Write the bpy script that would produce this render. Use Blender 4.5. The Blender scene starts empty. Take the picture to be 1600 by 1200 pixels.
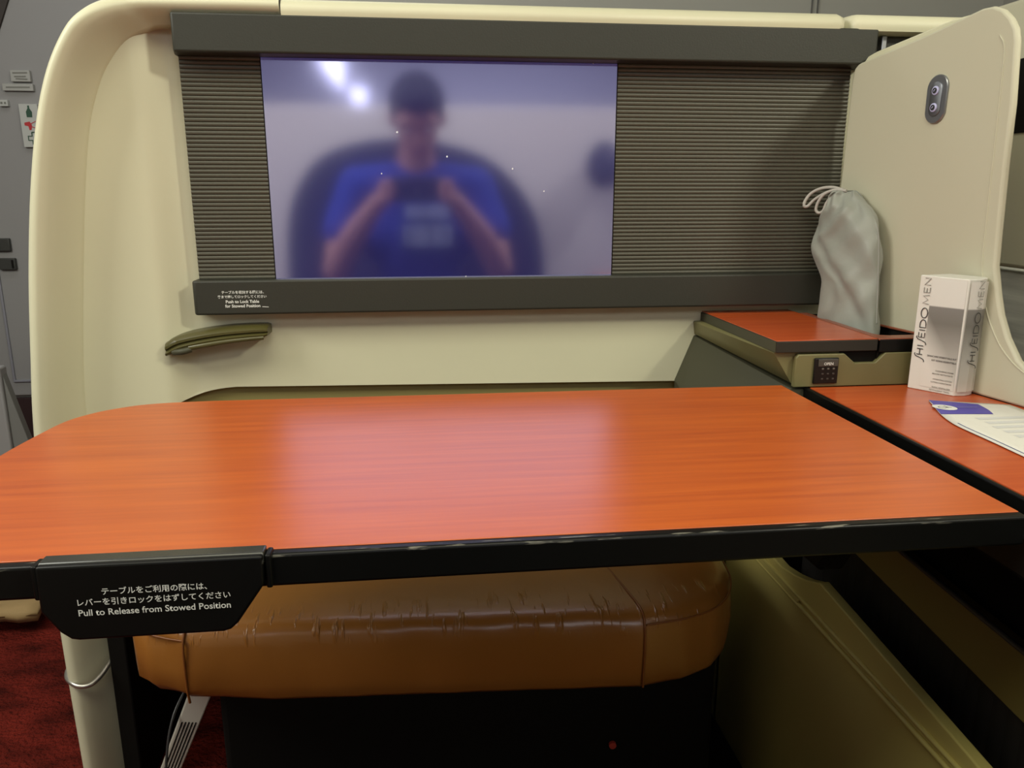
import bpy, bmesh, math, random
from mathutils import Vector, Matrix, Euler
random.seed(7)
SC = bpy.context.scene
COL = SC.collection
R = math.radians

# ------------------------------------------------------------------ camera, world, light, exposure
cam_d = bpy.data.cameras.new('camera'); cam = bpy.data.objects.new('camera', cam_d); COL.objects.link(cam)
cam_d.sensor_fit = 'HORIZONTAL'; cam_d.sensor_width = 36.0
cam_d.lens = 36.0 * 1229.4 / 1600.0
cam_d.clip_start = 0.02; cam_d.clip_end = 60
cam.location = (0, 0, 0.97)
cam.rotation_euler = (R(90 - 13.815), 0, R(-6.7))
SC.camera = cam
SC.view_settings.view_transform = 'Standard'
SC.view_settings.look = 'None'
SC.view_settings.exposure = 0.17
SC.view_settings.gamma = 1.0
SC.view_settings.use_curve_mapping = False
w = bpy.data.worlds.new('world'); SC.world = w; w.use_nodes = True
w.node_tree.nodes['Background'].inputs[0].default_value = (0.5, 0.5, 0.55, 1)
w.node_tree.nodes['Background'].inputs[1].default_value = 0.0

def area(name, loc, rot, sx, sy, power, color):
    d = bpy.data.lights.new(name, 'AREA'); d.shape = 'RECTANGLE'; d.size = sx; d.size_y = sy
    d.energy = power; d.color = color
    o = bpy.data.objects.new(name, d); COL.objects.link(o); o.location = loc; o.rotation_euler = rot
    return o
def aim(o, tgt):
    o.rotation_euler = (Vector(tgt) - o.location).to_track_quat('-Z', 'Y').to_euler()

WARM = (1.0, 0.98, 0.76)
# reading lamp above the right shoulder, ceiling wash over the suite, aisle wash on the left
k = area('reading_light', (1.62, -0.42, 2.12), (0, 0, 0), 0.22, 0.22, 17, (1.0, 0.97, 0.78)); aim(k, (0.25, 1.2, 0.85))
area('ceiling_wash', (-0.15, -0.05, 2.28), (0, 0, 0), 1.5, 0.9, 19, WARM)
a = area('aisle_wash', (-1.5, 0.55, 2.1), (0, 0, 0), 0.9, 1.4, 33, (1.0, 1.0, 0.9)); aim(a, (-0.5, 1.1, 0.9))
area('rear_cabin_wash', (0.3, -2.4, 2.25), (0, 0, 0), 2.4, 1.4, 36, (0.93, 0.95, 1.0))
area('front_cabin_wash', (-0.8, 2.3, 2.25), (0, 0, 0), 2.0, 0.6, 5.5, (0.99, 0.99, 0.97))

# ------------------------------------------------------------------ materials
def mat(name, col, rough=0.5, metal=0.0, spec=0.5, bump=None, noise=None, coat=0.0, emit=None, sheen=0):
    m = bpy.data.materials.new(name); m.use_nodes = True
    nt = m.node_tree; b = nt.nodes['Principled BSDF']
    b.inputs['Base Color'].default_value = (*col, 1)
    b.inputs['Roughness'].default_value = rough
    b.inputs['Metallic'].default_value = metal
    b.inputs['Specular IOR Level'].default_value = spec
    b.inputs['Coat Weight'].default_value = coat
    b.inputs['Sheen Weight'].default_value = sheen
    tc = nt.nodes.new('ShaderNodeTexCoord')
    if noise:                                     # (scale, amount, (sx,sy,sz))
        mp = nt.nodes.new('ShaderNodeMapping'); mp.inputs['Scale'].default_value = noise[2]
        nt.links.new(tc.outputs['Object'], mp.inputs['Vector'])
        n = nt.nodes.new('ShaderNodeTexNoise'); n.inputs['Scale'].default_value = noise[0]; n.inputs['Detail'].default_value = 6
        nt.links.new(mp.outputs[0], n.inputs['Vector'])
        r = nt.nodes.new('ShaderNodeValToRGB')
        r.color_ramp.elements[0].position = 0.3; r.color_ramp.elements[1].position = 0.7
        lo = [c * (1 - noise[1]) for c in col]; hi = [min(1, c * (1 + noise[1])) for c in col]
        r.color_ramp.elements[0].color = (*lo, 1); r.color_ramp.elements[1].color = (*hi, 1)
        nt.links.new(n.outputs['Fac'], r.inputs['Fac']); nt.links.new(r.outputs[0], b.inputs['Base Color'])
    if bump:                                      # (scale, strength, distance)
        n2 = nt.nodes.new('ShaderNodeTexNoise'); n2.inputs['Scale'].default_value = bump[0]; n2.inputs['Detail'].default_value = 5
        nt.links.new(tc.outputs['Object'], n2.inputs['Vector'])
        bp = nt.nodes.new('ShaderNodeBump'); bp.inputs['Strength'].default_value = bump[1]; bp.inputs['Distance'].default_value = bump[2]
        nt.links.new(n2.outputs['Fac'], bp.inputs['Height']); nt.links.new(bp.outputs[0], b.inputs['Normal'])
    if emit:
        b.inputs['Emission Color'].default_value = (*emit[0], 1); b.inputs['Emission Strength'].default_value = emit[1]
    return m

CREAM = mat('cream_plastic', (0.66, 0.635, 0.455), 0.42, bump=(900, 0.05, 0.0004), noise=(3, 0.03, (1, 1, 1)))
CREAM2 = mat('cream_vinyl', (0.55, 0.525, 0.395), 0.5, bump=(700, 0.08, 0.0004))
LEATH_DK = mat('charcoal_leather', (0.034, 0.034, 0.026), 0.5, spec=0.35, bump=(420, 0.25, 0.0006))
RIB = mat('ribbed_charcoal_vinyl', (0.085, 0.081, 0.06), 0.45, bump=(500, 0.15, 0.0004))
BLACK = mat('black_plastic', (0.004, 0.004, 0.0035), 0.36, spec=0.22, bump=(600, 0.1, 0.0003))
BLACKM = mat('black_matte', (0.008, 0.0072, 0.006), 0.75, spec=0.12)
OLIVE = mat('olive_plastic', (0.17, 0.155, 0.065), 0.42, bump=(500, 0.1, 0.0004))
OLIVE_WALL = mat('olive_cream_plastic', (0.62, 0.53, 0.17), 0.38, bump=(500, 0.1, 0.0004))
OLIVE_DK = mat('olive_dark_plastic', (0.062, 0.06, 0.036), 0.5, spec=0.3, bump=(500, 0.1, 0.0004))
SILVER = mat('brushed_silver', (0.55, 0.53, 0.48), 0.3, metal=0.9)
STEEL = mat('satin_steel', (0.32, 0.33, 0.35), 0.34, metal=0.85)
WHITE_INK = mat('white_ink', (0.72, 0.72, 0.68), 0.6)
GREY_INK = mat('grey_ink', (0.16, 0.16, 0.14), 0.6)
DARK_INK = mat('dark_ink', (0.03, 0.03, 0.03), 0.5)
BULK = mat('bulkhead_grey', (0.46, 0.46, 0.42), 0.6)
DOORGREY = mat('door_grey', (0.27, 0.265, 0.265), 0.55)
CEIL = mat('ceiling_white', (0.62, 0.63, 0.66), 0.7)
CARPET = mat('red_carpet', (0.13, 0.013, 0.008), 0.95, spec=0.1, bump=(130, 1.0, 0.02), noise=(11, 0.65, (1, 1.6, 1)))
NYLON = mat('grey_nylon', (0.30, 0.31, 0.27), 0.5, bump=(16, 0.35, 0.008), sheen=0.2)
CORD = mat('grey_cord', (0.45, 0.42, 0.38), 0.7)
PAPERBAG = mat('kraft_paper', (0.30, 0.20, 0.085), 0.8, bump=(14, 0.5, 0.01))
SKIN = mat('skin', (0.40, 0.20, 0.15), 0.55)
HAIR = mat('dark_hair', (0.010, 0.010, 0.014), 0.75, spec=0.2)
BLUE = mat('royal_blue_cotton', (0.010, 0.028, 0.27), 0.9)
TROUSER = mat('dark_trouser_cotton', (0.02, 0.022, 0.035), 0.9)
NAVY = mat('navy_seat_fabric', (0.022, 0.022, 0.05), 0.85)
PALEBLUE = mat('pale_blue_print', (0.55, 0.68, 0.9), 0.8)
REARCREAM = mat('rear_partition_cream', (0.66, 0.62, 0.56), 0.6)
PHONE = mat('phone_black', (0.012, 0.012, 0.018), 0.3)
LAMP = mat('lamp_diffuser', (0.8, 0.8, 0.8), 0.5, emit=((0.93, 0.94, 1.0), 2.6))
VIOLET = mat('violet_blue_ink', (0.075, 0.06, 0.36), 0.45)
PAPER = mat('white_paper', (0.70, 0.68, 0.62), 0.55)

def wood(name, c0, c1, rough):
    m = bpy.data.materials.new(name); m.use_nodes = True; nt = m.node_tree; b = nt.nodes['Principled BSDF']
    tc = nt.nodes.new('ShaderNodeTexCoord'); mp = nt.nodes.new('ShaderNodeMapping')
    mp.inputs['Scale'].default_value = (1.2, 26, 10)
    n = nt.nodes.new('ShaderNodeTexNoise'); n.inputs['Scale'].default_value = 4; n.inputs['Detail'].default_value = 8
    n.inputs['Roughness'].default_value = 0.6
    r = nt.nodes.new('ShaderNodeValToRGB')
    r.color_ramp.elements[0].position = 0.28; r.color_ramp.elements[0].color = (*c0, 1)
    r.color_ramp.elements[1].position = 0.66; r.color_ramp.elements[1].color = (*c1, 1)
    nt.links.new(tc.outputs['Object'], mp.inputs[0]); nt.links.new(mp.outputs[0], n.inputs['Vector'])
    nt.links.new(n.outputs['Fac'], r.inputs[0]); nt.links.new(r.outputs[0], b.inputs['Base Color'])
    b.inputs['Roughness'].default_value = rough
    b.inputs['Specular IOR Level'].default_value = 0.75
    return m
WOOD = wood('red_wood_laminate', (0.40, 0.070, 0.014), (0.53, 0.110, 0.017), 0.31)
WOOD2 = wood('red_wood_worktop', (0.42, 0.06, 0.012), (0.52, 0.09, 0.018), 0.27)

def leather(name, col):
    m = bpy.data.materials.new(name); m.use_nodes = True; nt = m.node_tree; b = nt.nodes['Principled BSDF']
    tc = nt.nodes.new('ShaderNodeTexCoord')
    v = nt.nodes.new('ShaderNodeTexVoronoi'); v.feature = 'DISTANCE_TO_EDGE'; v.inputs['Scale'].default_value = 260
    n = nt.nodes.new('ShaderNodeTexNoise'); n.inputs['Detail'].default_value = 2.5; n.inputs['Scale'].default_value = 7
    mp = nt.nodes.new('ShaderNodeMapping'); mp.inputs['Scale'].default_value = (2.2, 1.6, 0.8)
    nt.links.new(tc.outputs['Object'], mp.inputs[0]); nt.links.new(mp.outputs[0], n.inputs['Vector'])
    nt.links.new(tc.outputs['Object'], v.inputs['Vector'])
    b1 = nt.nodes.new('ShaderNodeBump'); b1.inputs['Strength'].default_value = 0.35; b1.inputs['Distance'].default_value = 0.006
    nt.links.new(n.outputs['Fac'], b1.inputs['Height'])
    b2 = nt.nodes.new('ShaderNodeBump'); b2.inputs['Strength'].default_value = 0.12; b2.inputs['Distance'].default_value = 0.0006
    nt.links.new(v.outputs['Distance'], b2.inputs['Height']); nt.links.new(b1.outputs[0], b2.inputs['Normal'])
    mp3 = nt.nodes.new('ShaderNodeMapping'); mp3.inputs['Scale'].default_value = (75, 11, 14); nt.links.new(tc.outputs['Object'], mp3.inputs[0])
    n3 = nt.nodes.new('ShaderNodeTexNoise'); n3.inputs['Scale'].default_value = 1.6; n3.inputs['Detail'].default_value = 3; nt.links.new(mp3.outputs[0], n3.inputs['Vector'])
    rg3 = nt.nodes.new('ShaderNodeMapRange'); rg3.inputs['From Min'].default_value = .58; rg3.inputs['From Max'].default_value = .70; nt.links.new(n3.outputs['Fac'], rg3.inputs['Value'])
    sx3 = nt.nodes.new('ShaderNodeSeparateXYZ'); nt.links.new(tc.outputs['Object'], sx3.inputs[0])
    zr = nt.nodes.new('ShaderNodeMapRange'); zr.inputs['From Min'].default_value = .425; zr.inputs['From Max'].default_value = .447; nt.links.new(sx3.outputs['Z'], zr.inputs['Value'])
    yr = nt.nodes.new('ShaderNodeMapRange'); yr.inputs['From Min'].default_value = .95; yr.inputs['From Max'].default_value = .90; nt.links.new(sx3.outputs['Y'], yr.inputs['Value'])
    m1 = nt.nodes.new('ShaderNodeMath'); m1.operation = 'MULTIPLY'; nt.links.new(zr.outputs[0], m1.inputs[0]); nt.links.new(yr.outputs[0], m1.inputs[1])
    m2 = nt.nodes.new('ShaderNodeMath'); m2.operation = 'MULTIPLY'; nt.links.new(m1.outputs[0], m2.inputs[0]); nt.links.new(rg3.outputs[0], m2.inputs[1])
    b3 = nt.nodes.new('ShaderNodeBump'); b3.inputs['Strength'].default_value = 0.6; b3.inputs['Distance'].default_value = 0.004
    nt.links.new(m2.outputs[0], b3.inputs['Height']); nt.links.new(b2.outputs[0], b3.inputs['Normal'])
    nt.links.new(b3.outputs[0], b.inputs['Normal'])
    b.inputs['Base Color'].default_value = (*col, 1); b.inputs['Roughness'].default_value = 0.31; b.inputs['Specular IOR Level'].default_value = 0.7
    return m
LEATHER = leather('tan_leather', (0.36, 0.14, 0.024))

def screen_mat():
    m = bpy.data.materials.new('screen_glass'); m.use_nodes = True; nt = m.node_tree
    nt.nodes.clear()
    out = nt.nodes.new('ShaderNodeOutputMaterial')
    g = nt.nodes.new('ShaderNodeBsdfGlossy'); g.inputs['Color'].default_value = (0.62, 0.62, 0.88, 1); g.inputs['Roughness'].default_value = 0.082
    e = nt.nodes.new('ShaderNodeEmission'); e.inputs['Color'].default_value = (0.25, 0.22, 1.0, 1); e.inputs['Strength'].default_value = 0.06
    a = nt.nodes.new('ShaderNodeAddShader')
    nt.links.new(g.outputs[0], a.inputs[0]); nt.links.new(e.outputs[0], a.inputs[1])
    # sparse dust specks on the glass
    tc = nt.nodes.new('ShaderNodeTexCoord'); v = nt.nodes.new('ShaderNodeTexVoronoi'); v.inputs['Scale'].default_value = 42
    nt.links.new(tc.outputs['Object'], v.inputs['Vector'])
    lt = nt.nodes.new('ShaderNodeMath'); lt.operation = 'LESS_THAN'; lt.inputs[1].default_value = 0.055; nt.links.new(v.outputs['Distance'], lt.inputs[0])
    sr = nt.nodes.new('ShaderNodeSeparateColor'); nt.links.new(v.outputs['Color'], sr.inputs[0])
    gt = nt.nodes.new('ShaderNodeMath'); gt.operation = 'GREATER_THAN'; gt.inputs[1].default_value = 0.86; nt.links.new(sr.outputs[0], gt.inputs[0])
    ml = nt.nodes.new('ShaderNodeMath'); ml.operation = 'MULTIPLY'; nt.links.new(lt.outputs[0], ml.inputs[0]); nt.links.new(gt.outputs[0], ml.inputs[1])
    d = nt.nodes.new('ShaderNodeBsdfDiffuse'); d.inputs['Color'].default_value = (.8, .8, .85, 1)
    mx = nt.nodes.new('ShaderNodeMixShader'); nt.links.new(ml.outputs[0], mx.inputs[0]); nt.links.new(a.outputs[0], mx.inputs[1]); nt.links.new(d.outputs[0], mx.inputs[2])
    nt.links.new(mx.outputs[0], out.inputs[0])
    return m
SCREEN = screen_mat()

# ------------------------------------------------------------------ helpers
def empty(name, loc=(0, 0, 0), label=None, cat=None, group=None):
    o = bpy.data.objects.new(name, None); COL.objects.link(o); o.location = loc; o.empty_display_size = 0.05
    if label: o['label'] = label
    if cat: o['category'] = cat
    if group: o['group'] = group
    return o
def tag(o, label, cat, group=None):
    o['label'] = label; o['category'] = cat
    if group: o['group'] = group
    return o
def struct(o):
    o['kind'] = 'structure'; return o
def link(name, me, m, parent=None, bevel=0, seg=3, smooth=True, subsurf=0, solid=0, angle=40):
    o = bpy.data.objects.new(name, me); COL.objects.link(o)
    if m: me.materials.append(m)
    if parent:
        o.parent = parent
        o.matrix_parent_inverse = chain(parent).inverted()
    if bevel:
        b = o.modifiers.new('bevel', 'BEVEL'); b.width = bevel; b.segments = seg; b.limit_method = 'ANGLE'; b.angle_limit = R(30)
    if solid:
        s = o.modifiers.new('solid', 'SOLIDIFY'); s.thickness = solid; s.offset = -1
    if subsurf:
        s = o.modifiers.new('sub', 'SUBSURF'); s.levels = subsurf; s.render_levels = subsurf
    if smooth:
        for p in me.polygons: p.use_smooth = True
        if not subsurf:
            try: me.set_sharp_from_angle(angle=R(angle))
            except Exception: pass
    return o
def chain(o):
    m = Matrix.Translation(o.location) @ o.rotation_euler.to_matrix().to_4x4()
    if o.parent: m = chain(o.parent) @ o.matrix_parent_inverse @ m
    return m
def raw(name, verts, faces, m, parent=None, **k):
    me = bpy.data.meshes.new(name); me.from_pydata([tuple(v) for v in verts], [], faces)
    bm = bmesh.new(); bm.from_mesh(me); bmesh.ops.recalc_face_normals(bm, faces=bm.faces); bm.to_mesh(me); bm.free()
    me.update(); return link(name, me, m, parent, **k)
def boxm(x0, x1, y0, y1, z0, z1, o=0):
    v = [(x, y, z) for z in (z0, z1) for y in (y0, y1) for x in (x0, x1)]
    f = [(0, 1, 3, 2), (4, 6, 7, 5), (0, 4, 5, 1), (2, 3, 7, 6), (0, 2, 6, 4), (1, 5, 7, 3)]
    return v, [tuple(i + o for i in q) for q in f]
def box(name, x0, x1, y0, y1, z0, z1, m, parent=None, bevel=0.002, **k):
    v, f = boxm(x0, x1, y0, y1, z0, z1)
    return raw(name, v, f, m, parent, bevel=bevel, **k)
def boxes(name, lst, m, parent=None, bevel=0.0, **k):
    V, F = [], []
    for b in lst:
        v, f = boxm(*b, o=len(V)); V += v; F += f
    return raw(name, V, F, m, parent, bevel=bevel, **k)
def prism(name, poly, ax, a0, a1, m, parent=None, bevel=0.002, **k):
    """poly of 2-D points extruded along axis ax ('x': (y,z), 'y': (x,z), 'z': (x,y))"""
    def p3(p, a):
        return {'x': (a, p[0], p[1]), 'y': (p[0], a, p[1]), 'z': (p[0], p[1], a)}[ax]
    n = len(poly)
    V = [p3(p, a0) for p in poly] + [p3(p, a1) for p in poly]
    F = [tuple(range(n)), tuple(range(2 * n - 1, n - 1, -1))] + [(i, (i + 1) % n, n + (i + 1) % n, n + i) for i in range(n)]
    return raw(name, V, F, m, parent, bevel=bevel, **k)
def loft(name, rings, m, parent=None, closed=True, caps=True, **k):
    n = len(rings[0]); V = [p for r in rings for p in r]; F = []
    for i in range(len(rings) - 1):
        for j in range(n if closed else n - 1):
            j2 = (j + 1) % n
            F.append((i * n + j, i * n + j2, (i + 1) * n + j2, (i + 1) * n + j))
    if caps and closed:
        F.append(tuple(range(n))); F.append(tuple(range((len(rings) - 1) * n, len(rings) * n)))
    return raw(name, V, F, m, parent, **k)
def catmull(pts, n=8):
    P = [Vector(p) for p in pts]; out = []
    for i in range(len(P) - 1):
        p0 = P[i - 1] if i else P[0] * 2 - P[1]; p1, p2 = P[i], P[i + 1]
        p3 = P[i + 2] if i + 2 < len(P) else p2 * 2 - p1
        for s in range(n):
            t = s / n
            out.append(0.5 * ((2 * p1) + (p2 - p0) * t + (2 * p0 - 5 * p1 + 4 * p2 - p3) * t * t + (3 * p1 - p0 - 3 * p2 + p3) * t ** 3))
    out.append(P[-1]); return out
def tube_rings(pts, rad, n=10):
    P = [Vector(p) for p in pts]; rings = []; up = Vector((0.13, 0.3, 0.95)).normalized()
    for i, p in enumerate(P):
        t = (P[min(i + 1, len(P) - 1)] - P[max(i - 1, 0)]).normalized()
        s = t.cross(up)
        if s.length < 1e-3: s = t.cross(Vector((1, 0, 0)))
        s.normalize(); u = s.cross(t); r = rad(i / (len(P) - 1)) if callable(rad) else rad
        rings.append([p + (s * math.cos(2 * math.pi * j / n) + u * math.sin(2 * math.pi * j / n)) * r for j in range(n)])
    return rings
def tube(name, pts, rad, m, parent=None, n=10, sm=6, **k):
    return loft(name, tube_rings(catmull(pts, sm) if sm else pts, rad, n), m, parent, **k)
def text(name, s, m, parent, width, origin, xdir, ydir, bold=0.0, depth=0.0004, align='C', shear=0):
    """lettering as a mesh: origin = centre of the line, width = printed width in metres"""
    c = bpy.data.curves.new('t', 'FONT'); c.body = s; c.size = 1.0; c.extrude = 0.0; c.offset = bold; c.resolution_u = 3
    o = bpy.data.objects.new('t', c); COL.objects.link(o)
    dg = bpy.context.evaluated_depsgraph_get(); me = bpy.data.meshes.new_from_object(o.evaluated_get(dg))
    bpy.data.objects.remove(o)
    xs = [v.co.x for v in me.vertices]; ys = [v.co.y for v in me.vertices]
    if not xs: return None
    sc = width / (max(xs) - min(xs)); cx = (max(xs) + min(xs)) / 2; cy = 0.36
    X = Vector(xdir).normalized(); Y = Vector(ydir).normalized(); N = X.cross(Y); O = Vector(origin)
    for v in me.vertices:
        v.co = O + X * ((v.co.x - cx) * sc) + Y * ((v.co.y - cy) * sc) + N * depth
    return link(name, me, m, parent, smooth=False)
def strokes(name, polys, wd, m, parent, O, X, Y, N, depth=0.0004):
    """flat pen strokes: polys in 2-D local coordinates"""
    V, F = [], []
    X, Y, N, O = Vector(X).normalized(), Vector(Y).normalized(), Vector(N).normalized(), Vector(O)
    for pl in polys:
        P = [Vector((p[0], p[1])) for p in pl]; o = len(V)
        for i, p in enumerate(P):
            t = (P[min(i + 1, len(P) - 1)] - P[max(i - 1, 0)]).normalized(); q = Vector((-t.y, t.x)) * wd / 2
            for s in (1, -1):
                e = p + q * s; V.append(O + X * e.x + Y * e.y + N * depth)
        for i in range(len(P) - 1): F.append((o + 2 * i, o + 2 * i + 1, o + 2 * i + 3, o + 2 * i + 2))
    return raw(name, V, F, m, parent, smooth=False)
def arc(cx, cy, rx, ry, a0, a1, n=12):
    return [(cx + rx * math.cos(R(a0 + (a1 - a0) * i / n)), cy + ry * math.sin(R(a0 + (a1 - a0) * i / n))) for i in range(n + 1)]

# ================================================================== SETTING
struct(box('floor', -3.2, 2.4, -4.2, 3.4, -0.05, 0.0, CARPET, bevel=0))
struct(box('ceiling', -3.2, 2.4, -4.2, 3.4, 2.35, 2.40, CEIL, bevel=0))
wf = struct(box('wall_front', -3.2, 2.4, 3.1, 3.2, 0.0, 2.35, BULK, bevel=0))
struct(box('wall_rear', -3.2, 2.4, -4.2, -4.1, 0.0, 2.35, CEIL, bevel=0))
struct(box('wall_left', -3.2, -3.1, -4.1, 3.1, 0.0, 2.35, BULK, bevel=0))
struct(box('wall_right', 2.3, 2.4, -4.1, 3.1, 0.0, 2.35, BULK, bevel=0))
struct(box('baseboard_front', -2.6, -0.2, 3.085, 3.1, 0.0, 0.205, mat('dark_skirting', (0.03, 0.012, 0.012), 0.6), bevel=0.003))
# seam strip on the bulkhead seen over the partition
s = struct(boxes('trim_1', [(1.512, 1.516, 3.092, 3.1, 0.0, 2.35), (1.535, 1.539, 3.092, 3.1, 0.0, 2.35)], mat('seam_grey', (0.18, 0.18, 0.17), 0.6), bevel=0))
struct(prism('trim_2', [(-1.47, 1.40), (-1.425, 1.44), (-1.347, 1.61), (-1.25, 1.9), (-1.31, 1.9), (-1.395, 1.62)], 'y', 3.07, 3.1, mat('dark_frame', (0.03, 0.022, 0.018), 0.6)))

# cabin door on the bulkhead, with raised inset
dr = struct(box('door_1', -1.75, -0.80, 3.078, 3.0995, 0.215, 2.34, DOORGREY, bevel=0.006))
for nm, rows in (('moulding', [(-1.517, 0.30, 0.82), ]),):
    boxes('moulding', [(-1.525, -1.517, 3.07, 3.079, 0.275, 0.72), (-1.525, -1.2, 3.07, 3.079, 0.27, 0.278)], mat('moulding_grey', (0.24, 0.24, 0.28), 0.5), dr, bevel=0.002)

# ------------------------------------------------------------------ wall notices and fittings on the left
def notice(label, cat, x0, x1, z0, z1, base):
    o = empty('wall_notice', ((x0 + x1) / 2, 3.07, z0), label, cat, 'stickers on the cabin door')
    box('backing', x0, x1, 3.064, 3.0775, z0, z1, base, o, bevel=0.001)
    return o
STICK = mat('sticker_grey', (0.36, 0.36, 0.34), 0.5)
LABELW = mat('sticker_white', (0.46, 0.47, 0.45), 0.5)
n1 = notice('pale grey notice with small print, higher of the two printed notices on the cabin door', 'notice', -1.378, -1.315, 1.335, 1.372, STICK)
strokes('fine_print', [[(-0.024, 0.008), (0.024, 0.009)], [(-0.02, -0.004), (0.018, -0.003)], [(-0.016, -0.011), (0.022, -0.012)]], 0.004, GREY_INK, n1, (-1.346, 3.0635, 1.355), (1, 0, 0), (0, 0, 1), (0, -1, 0))
n2 = notice('long narrow notice strip with one printed line on the cabin door', 'notice', -1.41, -1.31, 1.305, 1.328, STICK)
strokes('fine_print', [[(-0.038, 0), (0.04, 0.001)]], 0.004, GREY_INK, n2, (-1.36, 3.0635, 1.316), (1, 0, 0), (0, 0, 1), (0, -1, 0))
n3 = notice('tiny white tag with two dark marks beside the green and red icon sticker', 'tag', -1.428, -1.4, 1.254, 1.275, LABELW)
strokes('fine_print', [[(-0.009, 0), (-0.002, 0)], [(0.003, 0), (0.009, 0)]], 0.007, GREY_INK, n3, (-1.414, 3.0635, 1.2645), (1, 0, 0), (0, 0, 1), (0, -1, 0))
n4 = notice('white sticker with green bottle, red megaphone and green cross icons', 'sticker', -1.366, -1.305, 1.118, 1.262, LABELW)
GREEN = mat('dark_green_ink', (0.01, 0.06, 0.03), 0.5); RED = mat('red_ink', (0.45, 0.015, 0.02), 0.5)
def flat(name, pts, m, parent, O):
    raw(name, [(O[0] + p[0], O[1], O[2] + p[1]) for p in pts], [tuple(range(len(pts)))], m, parent, smooth=False)
flat('bottle_icon', [(-.009, -.018), (.009, -.018), (.010, .0), (.003, .012), (.003, .021), (-.003, .021), (-.003, .012), (-.010, .0)], GREEN, n4, (-1.334, 3.0632, 1.236))
flat('megaphone_icon', [(-.02, .008), (-.002, .012), (.004, .0), (.001, -.016), (-.006, -.017), (-.008, -.004), (-.02, -.001)], RED, n4, (-1.334, 3.0632, 1.192))
strokes('megaphone_outline', [[(0.0, .004), (.021, .014), (.021, -.012), (0.0, -.004)]], 0.003, RED, n4, (-1.334, 3.0632, 1.192), (1, 0, 0), (0, 0, 1), (0, -1, 0))
strokes('cross_icon', [[(-.007, .02), (.007, .02), (.007, .007), (.02, .007), (.02, -.007), (.007, -.007), (.007, -.02), (-.007, -.02), (-.007, -.007), (-.02, -.007), (-.02, .007), (-.007, .007), (-.007, .02)]], 0.004, GREEN, n4, (-1.327, 3.0632, 1.148), (1, 0, 0), (0, 0, 1), (0, -1, 0))
SOCK = mat('socket_dark', (0.035, 0.036, 0.032), 0.5)
for lab, x0, x1, z0, z1, mid in (('dark recessed latch with a raised middle flap, upper of the two on the cabin door', -1.53, -1.462, 0.757, 0.803, True),
                                 ('plain dark recessed latch, lower of the two on the cabin door', -1.508, -1.452, 0.69, 0.732, False)):
    o = empty('door_latch', ((x0 + x1) / 2, 3.07, z0), lab, 'latch', 'recessed latches on the cabin door')
    box('plate', x0, x1, 3.062, 3.0775, z0, z1, SOCK, o, bevel=0.003)
    if mid: box('flap', x0 + 0.012, x0 + 0.034, 3.056, 3.063, z0 + 0.006, z1 - 0.006, mat('flap_grey', (0.09, 0.1, 0.095), 0.4), o, bevel=0.002)
    else: box('slot', x1 - 0.012, x1 - 0.006, 3.059, 3.063, z0 + 0.006, z1 - 0.006, BLACKM, o, bevel=0.001)

# grey pillar panel and leaning wedge at the far left
gp = empty('aisle_partition', (-1.12, 2.2, 0), 'smooth grey aisle partition end standing at the far left edge', 'partition')
box('panel', -1.75, -1.098, 2.15, 2.19, 0.0, 0.52, DOORGREY, gp, bevel=0.006)
prism('brace', [(-1.098, 0.0), (-1.075, 0.0), (-1.035, 0.21), (-1.098, 0.50)], 'y', 2.16, 2.185, mat('brace_grey', (0.17, 0.17, 0.16), 0.6), gp, bevel=0.002)

# paper bag on the aisle carpet
pb = empty('paper_bag', (-0.98, 1.76, 0), 'crumpled brown kraft paper bag lying on the red carpet', 'bag')
def crumple(nx, ny, x0, x1, y0, y1, z, amp):
    V = []
    for j in range(ny + 1):
        for i in range(nx + 1):
            V.append((x0 + (x1 - x0) * i / nx + random.uniform(-1, 1) * amp * .4, y0 + (y1 - y0) * j / ny + random.uniform(-1, 1) * amp * .4, z + random.uniform(0, amp)))
    F = [(j * (nx + 1) + i, j * (nx + 1) + i + 1, (j + 1) * (nx + 1) + i + 1, (j + 1) * (nx + 1) + i) for j in range(ny) for i in range(nx)]
    return V, F
V, F = crumple(12, 8, -1.28, -0.872, 1.70, 1.93, 0.03, 0.012)
raw('body', V, F, PAPERBAG, pb, solid=0.022)
V, F = crumple(12, 3, -1.28, -0.87, 1.695, 1.745, 0.045, 0.008)
raw('folded_mouth', V, F, PAPERBAG, pb, solid=0.008)

# ================================================================== SUITE PARTITION (cream shell round the screen)
sp = empty('suite_partition', (0.0, 1.25, 0.0), 'cream moulded suite partition with a fat rounded rim around the screen', 'partition')
PAIRS = [((-.558, 0), (-.497, 0)), ((-.563, .30), (-.499, .30)), ((-.561, .55), (-.501, .55)), ((-.556, .65), (-.500, .66)), ((-.547, .7375), (-.492, .75)),
         ((-.5335, .8555), (-.478, .86)), ((-.5157, .968), (-.463, .965)), ((-.4956, 1.059), (-.446, 1.055)), ((-.4748, 1.122), (-.4261, 1.112)),
         ((-.4487, 1.170), (-.4064, 1.145)), ((-.424, 1.197), (-.385, 1.168)), ((-.395, 1.2145), (-.3596, 1.1805)), ((-.35, 1.2215), (-.335, 1.187)),
         ((-.25, 1.223), (-.25, 1.189)), ((-.1765, 1.223), (-.1765, 1.189))]
OUT = catmull([(a[0], 0, a[1]) for a, b in PAIRS], 6); GRO = catmull([(b[0], 0, b[1]) for a, b in PAIRS], 6)
PROF = [(0.0, 1.32), (0.0, 1.20), (0.0, 1.178), (0.03, 1.160), (0.09, 1.145), (0.18, 1.135), (0.30, 1.131), (0.42, 1.133), (0.55, 1.143), (0.66, 1.157), (0.78, 1.174), (0.88, 1.187), (0.95, 1.195), (1.0, 1.2), (1.0, 1.25)]
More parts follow.
